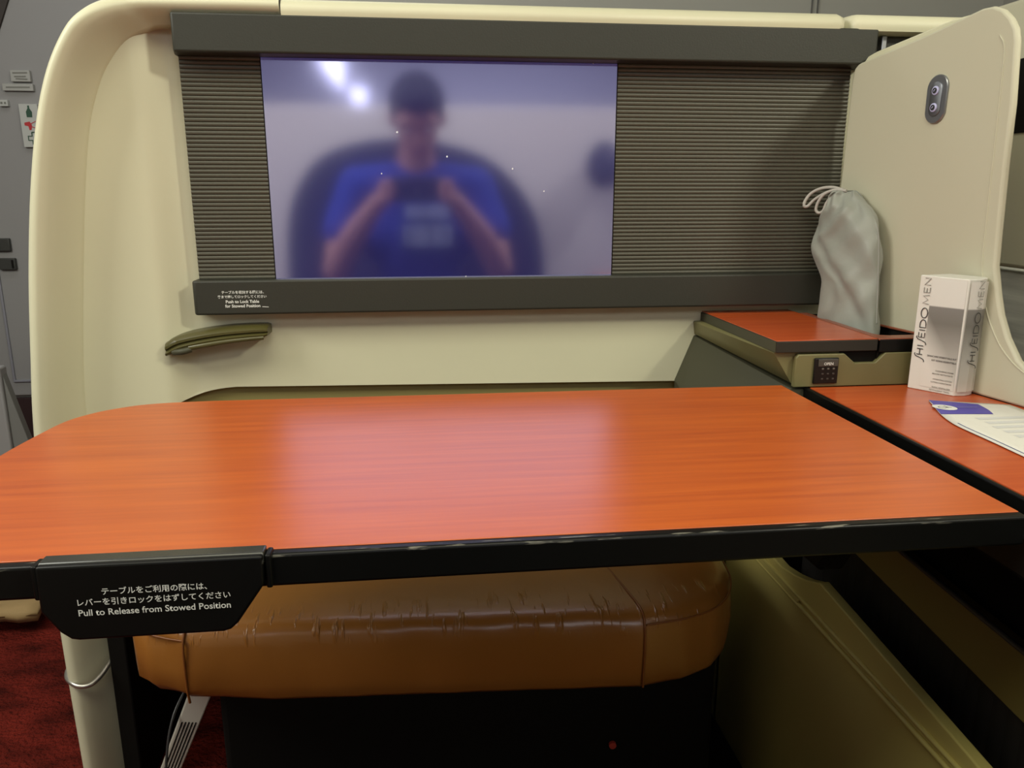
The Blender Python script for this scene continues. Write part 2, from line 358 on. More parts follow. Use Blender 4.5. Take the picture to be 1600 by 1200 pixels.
rings = []
for i, (o, g) in enumerate(zip(OUT, GRO)):
    s_ = i / (len(OUT) - 1); kk = min(1, max(0, (s_ - .66) / .24)); kk = 1 - .58 * kk * kk * (3 - 2 * kk)
    rings.append([(o.x + (g.x - o.x) * t, 1.2 - (1.2 - y) * kk if y < 1.2 else y, o.z + (g.z - o.z) * t) for t, y in PROF])
loft('rim', rings, CREAM, sp, closed=False, angle=60)
PT = [(1.223, 1.32), (1.223, 1.20), (1.221, 1.185), (1.217, 1.176), (1.211, 1.171), (1.203, 1.171), (1.197, 1.173), (1.195, 1.18), (1.195, 1.32)]
def ledge(x0, x1, r0, r1):
    rg = []
    for x, s in ((x0, 1 - r0), (x0 + .004, 1 - r0 * .3), (x0 + .012, 1), (x1 - .012, 1), (x1 - .004, 1 - r1 * .3), (x1, 1 - r1)):
        rg.append([(x, y if y > 1.25 else 1.171 + (y - 1.171) * 1 + (1 - s) * .012, 1.195 + (z - 1.195) * (1 - (1 - s) * .25)) for z, y in PT])
    return loft('top_ledge', rg, CREAM, sp)
ledge(-0.1745, 0.630, 0.0, 1.0); ledge(0.6375, 1.5, 1.0, 0.0)
box('ledge_gap_filler', 0.62, 0.65, 1.21, 1.3, 1.16, 1.212, CREAM2, sp, bevel=0)
# recessed panel with the footwell arch cut in its lower edge
def g_x(z):
    for p, q in zip(GRO, GRO[1:]):
        if p.z <= z <= q.z and q.z > p.z: return p.x + (q.x - p.x) * (z - p.z) / (q.z - p.z)
    return GRO[-1].x
def dep(x):
    t = min(1, max(0, (x + 0.385) / 0.05)); t = t * t * (3 - 2 * t); return 1.2 + 0.024 * t
MID = [o.lerp(g, .7) for o, g in zip(OUT, GRO)]
def m_x(z):
    for p, q in zip(MID, MID[1:]):
        if p.z <= z <= q.z and q.z > p.z: return p.x + (q.x - p.x) * (z - p.z) / (q.z - p.z)
    return MID[-1].x
XS = [.2, .5, .8, 1.0]
XT = [-.385, -.378, -.372, -.365, -.358, -.35, -.342, -.336, -.330, -.2, .0, .2, .42, .55, .70]
ARCH = catmull([(-.497, 0, .50), (-.470, 0, .575), (-.42, 0, .628), (-.372, 0, .6543), (-.3227, 0, .6705), (-.275, 0, .676)], 4)
XT = sorted(XT + [-.318, -.305, -.29, -.275])
def prow(z, dz=0, cap=9):
    gx = min(m_x(z), -.392); e = min(-.392, cap)
    return [(min(gx + (-.392 - gx) * t, cap), 1.2, z) for t in (0, .3, .65, 1)] + [(min(x, cap), dep(min(x, cap)), z - dz * max(0, (x + .275) / .69)) for x in XT]
loft('recessed_panel', [prow(p.z, 0, p.x) for p in ARCH[:-1]] + [prow(.676, .011), prow(.70, .005), prow(.74)] + [prow(.76 + .43 * i / 20) for i in range(21)], CREAM, sp, closed=False, angle=50)
LIP = [(p.x, dep(p.x), p.z) for p in ARCH] + [(x, dep(x), .676 - .011 * max(0, (x + .275) / .69)) for x in (-.2, 0, .2, .42, .55)]
loft('arch_lip', [LIP, [(x, y + .016, z) for x, y, z in LIP]], CREAM, sp, closed=False)
# footwell lining
raw('footwell_lining', [(-.505, 1.235, 0), (-.505, 1.235, .72), (.53, 1.235, .72), (.53, 1.235, 0), (-.505, 1.60, 0), (-.505, 1.60, .72), (.53, 1.60, .72), (.53, 1.60, 0)],
    [(4, 5, 6, 7), (0, 1, 5, 4), (1, 2, 6, 5), (2, 3, 7, 6)], mat('footwell_olive', (0.34, 0.28, 0.10), 0.7), sp, smooth=False)
# dark inner face of the column and the bent wire trim round it
box('footwell_catch_plate', -.50, .529, 1.2385, 1.25, .56, .72, mat('catch_plate_olive', (0.26, 0.225, 0.08), 0.6), sp, bevel=0)  # added olive plate close behind the arch, set forward to catch ceiling light
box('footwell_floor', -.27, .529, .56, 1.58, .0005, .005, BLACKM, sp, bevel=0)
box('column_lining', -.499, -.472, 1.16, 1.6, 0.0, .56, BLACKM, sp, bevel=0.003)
tube('wire_trim', [(-.5655, 1.20, .240), (-.5655, 1.17, .239), (-.558, 1.146, .2385), (-.545, 1.1325, .2365), (-.532, 1.1275, .234), (-.518, 1.132, .2335), (-.508, 1.146, .239), (-.500, 1.170, .250), (-.4975, 1.20, .258)], 0.0038, SILVER, sp)
# grab handle on the panel under the screen
hc = [(-.374, 1.192, .742), (-.355, 1.188, .7515), (-.325, 1.186, .7585), (-.29, 1.186, .7635), (-.255, 1.188, .7660), (-.226, 1.192, .7665)]
HC = catmull(hc, 6); rg = []
for i, p in enumerate(HC):
    t = i / (len(HC) - 1); hh = 0.0112 - 0.003 * t; e = 1.0 if 0.04 < t < 0.97 else (0.75 if t > .5 else .9)
    rg.append([(p.x, p.y + dy, p.z + dz * hh * e) for dy, dz in ((.05, 1), (.008, 1), (-.002, .85), (-.006, .4), (-.006, .05), (-.0025, -.12), (-.004, -.3), (-.0075, -.55), (-.006, -.85), (0.002, -1), (.05, -1))])
hd = loft('grab_handle', rg, mat('handle_olive', (0.075, 0.066, 0.02), 0.33), sp)
tube('grip_roll', [(-.338, 1.1825, .7455), (-.315, 1.1805, .7495), (-.285, 1.1805, .754), (-.255, 1.183, .7568), (-.232, 1.186, .758)], lambda t: .0042 * (1 - .25 * t), mat('grip_olive', (0.085, 0.075, 0.028), 0.28), hd)
tube('thumb_catch', [(-.362, 1.186, .739), (-.348, 1.180, .7405), (-.336, 1.183, .7435)], 0.0048, OLIVE_DK, hd)

# ================================================================== MONITOR UNIT
mu = empty('wall_monitor', (0.17, 1.2, 0.79), 'wide wall monitor with ribbed charcoal side panels and blue tinted dark screen', 'monitor')
prism('top_shelf', [(-.318, 1.172), (-.326, 1.2045), (-.326, 1.235), (.68, 1.235), (.68, 1.172)], 'z', 1.1505, 1.2003, LEATH_DK, mu, bevel=0.003)
ts = mu.children[0] if mu.children else None
bz = prism('lower_bezel', [(-.3262, 1.19), (-.3285, 1.194), (-.3285, 1.235), (.66, 1.235), (.66, 1.19)], 'z', 0.792, 0.8425, LEATH_DK, mu, bevel=0.003)
def ribs(x0, x1, z0, z1, n):
    prof = []
    dz = (z1 - z0) / n
    for i in range(n):
        z = z0 + i * dz
        prof += [(1.2072, z), (1.2056, z + .10 * dz), (1.2050, z + .45 * dz), (1.2048, z + .80 * dz), (1.2058, z + .97 * dz)]
    prof.append((1.2095, z1))
    return loft('ribbed_panel', [[(x, y, z) for y, z in prof] for x in (x0, x1)], RIB, mu, closed=False, angle=70)
ribs(-.321, -.2125, .842, 1.151, 53); ribs(.2985, .66, .842, 1.151, 53)
box('backing', -.321, .66, 1.2105, 1.2215, .80, 1.19, BLACKM, mu, bevel=0)
box('screen_frame', -.2125, .2985, 1.2055, 1.2104, .8405, 1.151, BLACKM, mu, bevel=0)
box('screen', -.2108, .2965, 1.2035, 1.2054, .8425, 1.1500, SCREEN, mu, bevel=0)
# notice on the bezel
TX, TZ = (1, 0, 0), (0, 0, 1)
for s, wd, z, x, bo in (('テーブルを収納する際には、', .060, .8253, -.2575, .02), ('奥まで押してロックしてください', .0695, .8188, -.2588, .02),
                     ('Push to Lock Table', .0475, .8118, -.2588, .025), ('for Stowed Position', .0502, .8054, -.2588, .025)):
    text('printed_notice', s, WHITE_INK, bz, wd, (x, 1.1897, z), TX, TZ, bold=bo)
strokes('printed_rule', [[(0, 0), (.009, -.0006)]], .0009, WHITE_INK, bz, (-.2311, 1.1897, .8036), TX, TZ, (0, -1, 0))
# end cap beyond the shelf, beside the privacy panel
ec = empty('cable_cover', (.72, 1.21, 1.14), 'narrow dark grey cover strip with a silver edge to the right of the monitor shelf', 'cover')
box('cover', .705, .80, 1.195, 1.235, 1.10, 1.1945, LEATH_DK, ec, bevel=0.003)
box('edge_strip', .696, .7045, 1.19, 1.235, 1.10, 1.1945, STEEL, ec, bevel=0.0015)
box('gap_backing', .6805, .6955, 1.225, 1.235, 1.10, 1.1945, BLACKM, ec, bevel=0)

# ================================================================== TRAY TABLE
tt = empty('tray_table', (0.03, 0.75, 0.694), 'large tray table with glossy red wood top and black edge', 'table')
curve = [(p.x, p.y) for p in catmull([(-.412, .537, 0), (-.411, .66, 0), (-.409, .776, 0), (-.403, .848, 0), (-.3955, .895, 0), (-.378, .926, 0), (-.3592, .943, 0), (-.335, .9565, 0), (-.30, .9635, 0), (-.25, .966, 0)], 4)]
outl = curve + [(.4715, .961), (.4725, .5365)]
def offset(pl, d):
    cx = 0.03; cy = 0.75; out = []
    n = len(pl)
    for i in range(n):
        a, b, c = Vector(pl[i - 1]), Vector(pl[i]), Vector(pl[(i + 1) % n])
        t1 = (b - a).normalized(); t2 = (c - b).normalized()
        n1 = Vector((t1.y, -t1.x)); n2 = Vector((t2.y, -t2.x)); m = (n1 + n2)
        m = m / max(0.4, m.length_squared) * 2
        q = b + m * d * 0.5 * 2 * 0.5
        out.append((q.x, q.y))
    return out
area2 = sum(outl[i][0] * outl[(i + 1) % len(outl)][1] - outl[(i + 1) % len(outl)][0] * outl[i][1] for i in range(len(outl)))
sgn = 1 if area2 > 0 else -1
rim_o = offset(outl, 0.0035 * sgn)
rim_o = [(x, y - (0.0065 if y < .56 else 0)) for x, y in rim_o]
def worn_mat():
    m = mat('worn_black_edge', (0.004, 0.004, 0.0035), 0.34, spec=0.22); nt = m.node_tree; b = nt.nodes['Principled BSDF']
    tc = nt.nodes['Texture Coordinate']; mp = nt.nodes.new('ShaderNodeMapping'); mp.inputs['Scale'].default_value = (14, 160, 120)
    nt.links.new(tc.outputs['Object'], mp.inputs[0]); nz = nt.nodes.new('ShaderNodeTexNoise'); nz.inputs['Scale'].default_value = 2.2; nz.inputs['Detail'].default_value = 7
    nt.links.new(mp.outputs[0], nz.inputs['Vector'])
    sp_ = nt.nodes.new('ShaderNodeSeparateXYZ'); nt.links.new(tc.outputs['Object'], sp_.inputs[0])
    top = nt.nodes.new('ShaderNodeMapRange'); top.inputs['From Min'].default_value = .7165; top.inputs['From Max'].default_value = .7192; nt.links.new(sp_.outputs['Z'], top.inputs['Value'])
    ng = nt.nodes.new('ShaderNodeMapRange'); ng.inputs['From Min'].default_value = .61; ng.inputs['From Max'].default_value = .66; nt.links.new(nz.outputs['Fac'], ng.inputs['Value'])
    ml = nt.nodes.new('ShaderNodeMath'); ml.operation = 'MULTIPLY'; nt.links.new(top.outputs[0], ml.inputs[0]); nt.links.new(ng.outputs[0], ml.inputs[1])
    mx = nt.nodes.new('ShaderNodeMix'); mx.data_type = 'RGBA'; mx.inputs['A'].default_value = (.004, .004, .0035, 1); mx.inputs['B'].default_value = (.16, .15, .12, 1)
    nt.links.new(ml.outputs[0], mx.inputs['Factor']); nt.links.new(mx.outputs['Result'], b.inputs['Base Color']); return m
rim = prism('edge_frame', rim_o, 'z', .6945, .7196, worn_mat(), tt, bevel=0.0025)
prism('wood_top', offset(outl, -0.0005 * sgn), 'z', .7185, .7203, WOOD, tt, bevel=0.0006)
# release lever
lv = prism('release_lever', [(-.263, .7235), (-.2635, .690), (-.2525, .6735), (-.246, .668), (-.241, .667), (-.144, .667), (-.139, .6685), (-.134, .673), (-.1145, .701), (-.1135, .7235)], 'y', .5185, .527, BLACK, tt, bevel=0.002)
prism('lever_cap', [(.5190, .7165), (.5190, .7195), (.5235, .7245), (.535, .7245), (.537, .7195), (.535, .7165)], 'x', -.2625, -.1135, mat('lever_highlight_black', (0.03, 0.03, 0.026), 0.25), lv, bevel=0.001)  # paler black puts the top bevel's highlight into the colour
for x in (-.2655, -.111):
    boxes('lever_end', [(x - .0022, x + .0022, .522, .536, .697, .7225)], BLACK, lv, bevel=0.0015)
for s, wd, z, x, bo in (('テーブルをご利用の際には、', .0695, .7037, -.187, .012), ('レバーを引きロックをはずしてください', .1012, .6962, -.1877, .012), ('Pull to Release from Stowed Position', .1010, .6886, -.188, .012)):
    text('lettering', s, WHITE_INK, lv, wd, (x, .5182, z), TX, TZ, bold=bo)
# carrier arm under the table
prism('support_arm', [(.74, .60), (.77, .55), (1.0, .54), (1.06, .55), (1.08, .58), (1.08, .69), (.74, .69)], 'x', .44, .4715, BLACKM, tt, bevel=0.006)
boxes('support_rail', [(.30, .45, .80, .84, .675, .6945)], BLACKM, tt, bevel=0.002)
# ================================================================== OTTOMAN
ot = empty('ottoman', (0.03, 1.15, 0.0), 'long tan leather ottoman with rounded corners tucked under the table', 'ottoman')
oc = [(-.30, .897), (-.2, .891), (.27, .863), (.33, .873), (.375, .893), (.408, .93), (.428, .975), (.437, 1.03), (.44, 1.12), (.44, 1.55), (-.395, 1.55), (-.395, 1.12), (-.393, 1.03), (-.385, .975), (-.368, .935), (-.345, .912)]
def ring_at(z, ins, sag=0):
    out = []
    n = len(oc); c = Vector((.03, 1.2))
    for i in range(n):
        a, b, d = Vector(oc[i - 1]), Vector(oc[i]), Vector(oc[(i + 1) % n])
        t = ((b - a).normalized() + (d - b).normalized()).normalized(); nn = Vector((-t.y, t.x))
        p = b + nn * ins; out.append((p.x, p.y, z + (0.018 * max(0, (-.2 - b.x)) / .2 if sag else 0)))
    return out
def dense(r, n=5):
    out = []
    for i in range(len(r)):
        p, q = Vector(r[i]), Vector(r[(i + 1) % len(r)])
        m = n if (q - p).length < .2 else 40
        for s in range(m): out.append(p.lerp(q, s / m))
    return out
zs = [(.343, .018, 1), (.345, .010, 1), (.352, .004, 1), (.37, 0, 0), (.40, -.002, 0), (.425, 0, 0), (.437, .002, 0), (.444, .006, 0), (.449, .013, 0), (.4515, .024, 0), (.453, .06, 0), (.455, .13, 0)]
rr = [dense(ring_at(*q)) for q in zs]
rnd = random.Random(3)
for k_, r_ in enumerate(rr):
    for p in r_:
        if p.y < 1.0:                              # soft wrinkles in the front face
            f = math.sin(p.x * 61 + 1.3 * math.sin(p.x * 17) + p.z * 35) * math.sin(p.x * 23 + 2 + p.z * 60)
            p.y += 0.0018 * f * (1 if .35 < p.z < .445 else .3)
            if p.x < -.30: p.y += 0.003 * math.sin((p.z - .34) * 90 + p.x * 60) * (1 if p.z < .44 else 0)
cu = loft('cushion', rr, LEATHER, ot, angle=75)
PIPE = mat('tan_leather_seam', (0.26, 0.085, 0.016), 0.45)
tube('piping', [(-.2985, .8985, .350), (-.2985, .8945, .37), (-.2985, .8935, .40), (-.2985, .8945, .425), (-.298, .8975, .4385), (-.2965, .905, .4475), (-.29, .922, .4525), (-.27, .97, .4535), (-.24, 1.05, .455)], .0016, PIPE, cu)
tube('piping', [(.271, .864, .350), (.27, .8605, .37), (.27, .8585, .40), (.27, .8605, .425), (.27, .864, .438), (.27, .872, .448), (.268, .89, .4525), (.262, .93, .4535), (.252, .99, .454), (.238, 1.06, .455)], .0016, PIPE, cu)
tube('stitched_seam', [(.272, .8635, .4385), (.33, .8735, .439), (.376, .895, .439), (.407, .931, .439), (.426, .976, .439), (.434, 1.03, .439)], .0013, PIPE, cu)
tube('stitched_seam', [(-.300, .8985, .436), (-.322, .905, .4375), (-.345, .9145, .440), (-.362, .932, .443)], .0013, PIPE, cu)
box('plinth', -.29, .42, .985, 1.5, 0.0, .345, BLACKM, ot, bevel=0.01)
# silver slotted bracket at the ottoman's left end
A_, B_, C_, D_ = (Vector(q) for q in ((-.328, .99, .305), (-.296, .985, .305), (-.385, .995, .105), (-.412, 1.0, .105)))
bk = raw('bracket', [A_, B_, C_, D_] + [q + Vector((0, .02, .004)) for q in (A_, B_, C_, D_)],
         [(0, 1, 2, 3), (4, 7, 6, 5), (0, 4, 5, 1), (1, 5, 6, 2), (2, 6, 7, 3), (3, 7, 4, 0)], mat('bracket_grey', (0.52, 0.50, 0.43), 0.4, metal=0.2), ot, bevel=0.002)
nrm = (B_ - A_).cross(D_ - A_).normalized()
if nrm.y > 0: nrm.negate()
V, F = [], []
for i in range(5):
    u0 = .16 + i * .155; u1 = u0 + .07
    for u, v in ((u0, .24), (u1, .24), (u1, .93), (u0, .93)):
        V.append(A_.lerp(B_, u).lerp(D_.lerp(C_, u), v) + nrm * .0006)
    o_ = len(V) - 4; F.append((o_, o_ + 1, o_ + 2, o_ + 3))
raw('slot_grille', V, F, BLACKM, bk, smooth=False)
tube('seat_cable', [(-.335, 1.04, .30), (-.352, .99, .27), (-.358, .96, .22), (-.357, .94, .15), (-.352, .93, .08), (-.35, .93, .004)], .0018, mat('cable_dark', (0.03, 0.028, 0.028), 0.4), None)
tag(bpy.data.objects['seat_cable'], 'thin black cable hanging beside the silver slotted bracket', 'cable')
btn = tube('indicator_button', [(.2652, .983, .172), (.2652, .978, .172)], .0055, mat('red_button', (0.5, 0.06, 0.04), 0.4), ot, sm=0)

# ================================================================== SIDE CONSOLE
sc = empty('side_console', (0.62, 0.7, 0.0), 'built-in side console with red wood worktop, olive side panel and dark recess', 'console')
topline = [(.10, .375), (.599, .4221), (.9216, .4511), (.9297, .4469), (.959, .4354), (.9926, .426), (1.033, .4189), (1.0667, .4204), (1.079, .4252), (1.088, .445), (1.088, .66), (1.245, .66), (1.245, 0), (.10, 0)]
prism('side_panel', topline, 'x', .53, .545, OLIVE_WALL, sc, bevel=0.002)
# double moulding along the panel
tube('moulding', [(.529, .12, .386), (.529, .6, .389), (.529, 1.2, .3925)], .0035, OLIVE_WALL, sc, sm=2)
tube('moulding', [(.529, .12, .3985), (.529, .6, .401), (.529, 1.2, .4045)], .003, OLIVE_WALL, sc, sm=2)
raw('moulding_plate', [(.5265, 1.12, .392), (.5265, 1.10, .408), (.5265, .962, .404), (.5265, .972, .390), (.5295, 1.12, .392), (.5295, 1.10, .408), (.5295, .962, .404), (.5295, .972, .390)],
    [(0, 1, 2, 3), (0, 4, 5, 1), (1, 5, 6, 2), (2, 6, 7, 3), (3, 7, 4, 0), (4, 7, 6, 5)], OLIVE_WALL, sc, bevel=0.001)
# recess behind the panel: vertical ribbed dark lining, olive ledge strip, black upper
prof = []
for i in range(46):
    y = .12 + i * .021; prof += [(.592, y), (.590, y + .006), (.590, y + .015), (.592, y + .0205)]
loft('ribbed_lining', [[(x, y, z) for x, y in prof] for z in (.05, .482)], mat('dark_lining', (0.022, 0.018, 0.015), 0.7), sc, closed=False, angle=80)
prism('inner_ledge', [(.10, .418), (.6332, .4527), (.9235, .4804), (1.08, .495), (1.08, .545), (.8507, .533), (.6482, .5246), (.10, .50)], 'x', .588, .604, mat('ledge_olive', (0.30, 0.24, 0.07), 0.5), sc, bevel=0.002)
tube('ledge_rail', [(.585, .10, .503), (.585, .6482, .5265), (.585, .8507, .535), (.585, 1.08, .546)], .0032, mat('rail_grey', (0.09, 0.085, 0.075), 0.35), sc, sm=2)
boxes('recess_lining', [(.606, .62, .10, 1.2, .0, .69), (.545, .62, 1.09, 1.2, .0, .69)], BLACKM, sc)
# worktop: wood, black edge, channel and slide rail between it and the table
prism('worktop', [(.5095, .05), (.5095, .957), (.692, .957), (.7115, .851), (.80, .80), (.80, .05)], 'z', .703, .717, WOOD2, sc, bevel=0.0008)
box('worktop_edge', .5035, .509, .05, 1.19, .66, .7165, BLACK, sc, bevel=0.002)
box('worktop_underside', .5095, .80, .05, 1.19, .655, .7025, BLACKM, sc, bevel=0)
box('slide_rail', .4775, .484, .30, 1.19, .665, .700, BLACK, sc, bevel=0.002)
box('slide_channel', .484, .5035, .30, 1.19, .66, .675, BLACKM, sc, bevel=0)
# dark sloping gusset under the storage box
raw('gusset', [(.4425, 1.2235, .740), (.414, 1.2235, .667), (.414, 1.2235, .64), (.487, .962, .714), (.487, .962, .64), (.58, 1.2235, .740), (.58, .962, .714), (.58, 1.2235, .64), (.58, .962, .64), (.413, 1.18, .655), (.413, 1.18, .64)],
    [(0, 1, 9, 3), (9, 1, 2, 10), (3, 9, 10, 4), (0, 5, 7, 2, 1), (0, 3, 6, 5), (3, 4, 8, 6), (2, 7, 8, 4, 10), (5, 6, 8, 7)], OLIVE_DK, sc, smooth=False)

# ================================================================== STORAGE BOX
sb = empty('storage_box', (.56, 1.07, .717), 'low olive storage box with red wood lid and keypad at the back of the console', 'storage box')
def zL(y): return .719 + (.757 - .719) * (y - .955) / (1.2235 - .955)
front = [(.4865, .7175), (.4865, .757), (.490, .7615), (.5533, .7615), (.5691, .7485), (.598, .7485), (.6108, .7615), (.68, .7615), (.68, .7175)]
prism('front_panel', front, 'y', .957, .965, OLIVE, sb, bevel=0.0012)
rows = []
for t in [q / 12 for q in range(13)]:
    y = .9655 + (1.2235 - .9655) * t
    xb, zb = .4865 + (.4435 - .4865) * t, .7195 + (.741 - .7195) * t; xt = .4600 + (.4405 - .4600) * t
    rows.append([(.655 - .014 * t, y, zb), (xb + .004, y, zb), (xb, y, zb + .002), (xb + (xt - xb) * .5, y, zb + (.7645 - zb) * .5), (xt, y, .7625), (xt + .002, y, .7645), (.655 - .014 * t, y, .7645)])
loft('body', rows, OLIVE, sb, angle=50)
box('grip_notch_shade', .550, .614, .9651, .9656, .7445, .7640, BLACKM, sb, bevel=0)  # black plate paints in the darkness of the hollow finger notch
lid = prism('lid', [(.4592, .9575), (.4535, 1.2235), (.601, 1.2235), (.5985, .9575)], 'z', .7645, .7793, mat('lid_edge_dark', (0.028, 0.026, 0.02), 0.42, spec=0.3), sb, bevel=0.0008)
prism('lid_side_strip', [(.4585, .960), (.4525, 1.2235), (.4532, 1.2235), (.4592, .960)], 'z', .7650, .7785, OLIVE_DK, lid, bevel=0)
prism('lid_top', [(.4595, .9590), (.4540, 1.2235), (.6000, 1.2235), (.598, .9590)], 'z', .7785, .7805, WOOD2, lid, bevel=0.0004)
# slot tray to the right of the lid
def pX(y): return .65 + .183 * (1.18 - y)
tr = prism('slot_tray', [(.6005, .9585), (.6025, 1.186), (.615, 1.186), (.6125, .995), (.616, .985), (.627, .9805), (.658, .981), (.671, .984), (.6765, .992), (.6668, 1.05), (.6440, 1.186), (.6485, 1.186), (pX(.958) - .004, .9585)], 'z', .7775, .7805,
           mat('tray_red_brown', (0.26, 0.075, 0.04), 0.35), sb, bevel=0.001)
boxes('slot_bottom', [(.603, .668, .962, 1.19, .738, .7445), (.6015, .604, .962, 1.19, .7445, .7774), (.605, .645, 1.187, 1.189, .7445, .7774)], BLACKM, tr)
raw('slot_side', [(pX(y) - .0025, y, z) for y, z in ((.96, .742), (.96, .7774), (1.188, .7774), (1.188, .742))], [(0, 1, 2, 3)], BLACKM, tr, smooth=False)
box('tray_front', .6015, .688, .9575, .9635, .7620, .7790, BLACK, tr, bevel=0.001)
kp = box('keypad', .5112, .5448, .9535, .957, .7222, .7570, mat('keypad_black', (0.010, 0.008, 0.007), 0.35, spec=0.25), sb, bevel=0.0015)
box('keypad_cap', .5160, .5432, .9523, .9537, .7458, .7555, mat('keypad_grey', (0.06, 0.055, 0.045), 0.35), kp, bevel=0.0006)
text('lettering', 'OPEN', WHITE_INK, kp, .0128, (.5296, .9521, .7497), TX, TZ, bold=.02)
for r_ in range(3):
    for c_ in range(3):
        x = .5215 + c_ * .0075; z = .7415 - r_ * .0068
        box('key', x, x + .0028, .9527, .9537, z, z + .0022, mat('key_grey', (0.13, 0.12, 0.1), 0.5) if r_ == 0 else GREY_INK if False else mat('key_dark', (0.05, 0.042, 0.035), 0.5), kp, bevel=0.0003)

# ================================================================== PRIVACY PANEL (right)
pp = empty('privacy_panel', (.68, 1.02, .717), 'upright cream privacy panel with rounded corner to the right of the screen', 'panel')
prof = [(1.1905, .745), (1.1885, .839), (1.181, 1.130), (1.1787, 1.1455), (1.172, 1.1505), (1.1661, 1.1522), (1.045, 1.1700), (.965, 1.1850), (.950, 1.1845), (.936, 1.178), (.924, 1.167), (.9155, 1.154), (.9117, 1.1400), (.9055, 1.07), (.9035, 1.00), (.8995, .92), (.897, .88), (.8876, .846), (.8795, .822), (.8660, .796), (.8480, .772), (.8375, .7646), (.81, .752), (.77, .745), (.60, .742), (.60, .7175), (.855, .7175), (.958, .7175), (.958, .745)]
n = len(prof); TH = .009
V = [(pX(y), y, z) for y, z in prof] + [(pX(y) + TH, y, z) for y, z in prof]
F = [tuple(range(n)), tuple(range(2 * n - 1, n - 1, -1))] + [(i, (i + 1) % n, n + (i + 1) % n, n + i) for i in range(n)]
raw('panel', V, F, CREAM2, pp, bevel=0.003)
# second leaf just behind its top edge
pr2 = [(1.172, 1.10), (1.172, 1.155), (1.166, 1.161), (1.15, 1.165), (1.02, 1.183), (.99, 1.184), (.99, 1.10)]
V = [(pX(y) + TH + .001, y, z) for y, z in pr2] + [(pX(y) + TH + .012, y, z) for y, z in pr2]; n = len(pr2)
F = [tuple(range(n)), tuple(range(2 * n - 1, n - 1, -1))] + [(i, (i + 1) % n, n + (i + 1) % n, n + i) for i in range(n)]
raw('rear_leaf', V, F, CREAM, pp, bevel=0.002)
# narrow inset line following the near edge
ins = [(.9345, 1.150), (.926, 1.135), (.9235, 1.10), (.921, 1.04), (.919, .98), (.9165, .92), (.915, .885), (.9085, .853), (.899, .825), (.884, .799), (.866, .778), (.84, .7605), (.80, .747)]
tube('edge_moulding', [(pX(y) - .0002, y, z) for y, z in ins], .0009, CREAM2, pp)
# switch plate
u = Vector((.183, -1, 0)).normalized(); nn = Vector((-1, -.183, 0)).normalized(); O = Vector((.68, 1.0161, 1.086))
def oval(hw, hh, off, k=24):
    pts = []
    for i in range(k):
        a = 2 * math.pi * i / k; x = hw * math.cos(a); y = hw * math.sin(a) + (hh - hw) * (1 if math.sin(a) >= 0 else -1)
        pts.append(O + u * x + Vector((0, 0, 1)) * y + nn * off)
    return pts
sw = loft('switch_plate', [oval(.0170, .0305, 0), oval(.0170, .0305, .0022), oval(.0160, .0295, .0032)], STEEL, pp)
loft('switch_inset', [oval(.0098, .0215, .0030), oval(.0098, .0215, .0042), oval(.0088, .0205, .0048)], mat('inset_steel', (0.22, 0.23, 0.25), 0.4, metal=.8), sw)
BUTTON_VIOLET = mat('pale_violet_ring', (0.5, 0.5, 0.75), 0.4)  # plain pale violet for the buttons and icon marks
for dz in (.0105, -.0105):
    c0 = O + Vector((0, 0, dz)) + nn * .0047
    def circ(r, off): return [c0 + (u * math.cos(2 * math.pi * i / 16) + Vector((0, 0, 1)) * math.sin(2 * math.pi * i / 16)) * r + nn * off for i in range(16)]
    b_ = loft('button', [circ(.0056, 0), circ(.0056, .0012), circ(.0048, .0018)], BUTTON_VIOLET, sw)
    loft('button_icon', [circ(.0036, .0018), circ(.0036, .0022)], DARK_INK, b_)
    strokes('icon_mark', [[(-.0012, -.001), (.001, .0015)]], .0009, BUTTON_VIOLET, b_, c0 + nn * .0022, u, (0, 0, 1), nn)

# ================================================================== BEYOND THE PRIVACY PANEL
os_ = empty('outer_side_wall', (.86, .95, 0), 'cream outer suite wall with a dark window slot at the right edge', 'wall panel')
box('panel', .86, .90, .55, 1.27, .86, 1.235, CREAM2, os_, bevel=0.006)
prism('window_slot', [(1.118, 1.05), (1.118, 1.135), (1.108, 1.152), (.95, 1.156), (.95, 1.05)], 'x', .8575, .8602, BLACKM, os_, bevel=0.001)
box('pillar', .80, .83, 1.06, 1.12, .66, 1.23, CREAM2, os_, bevel=0.008) if False else None
ns = empty('neighbour_cabinet', (.95, .95, .0), 'grey brushed cabinet surface showing through the curved gap at the right edge', 'cabinet')
box('front', .87, 1.2, .55, 1.27, .0, .853, mat('grey_brushed', (0.58, 0.58, 0.53), 0.45, noise=(6, .25, (1, 1, 14))), ns, bevel=0.004)
tl = prism('overhead_trim', [(.72, 1.13), (.73, .90), (.95, .90), (.95, 1.13)], 'z', 1.222, 1.232, CREAM2, None, bevel=0.003)
bpy.data.objects.remove(tl)

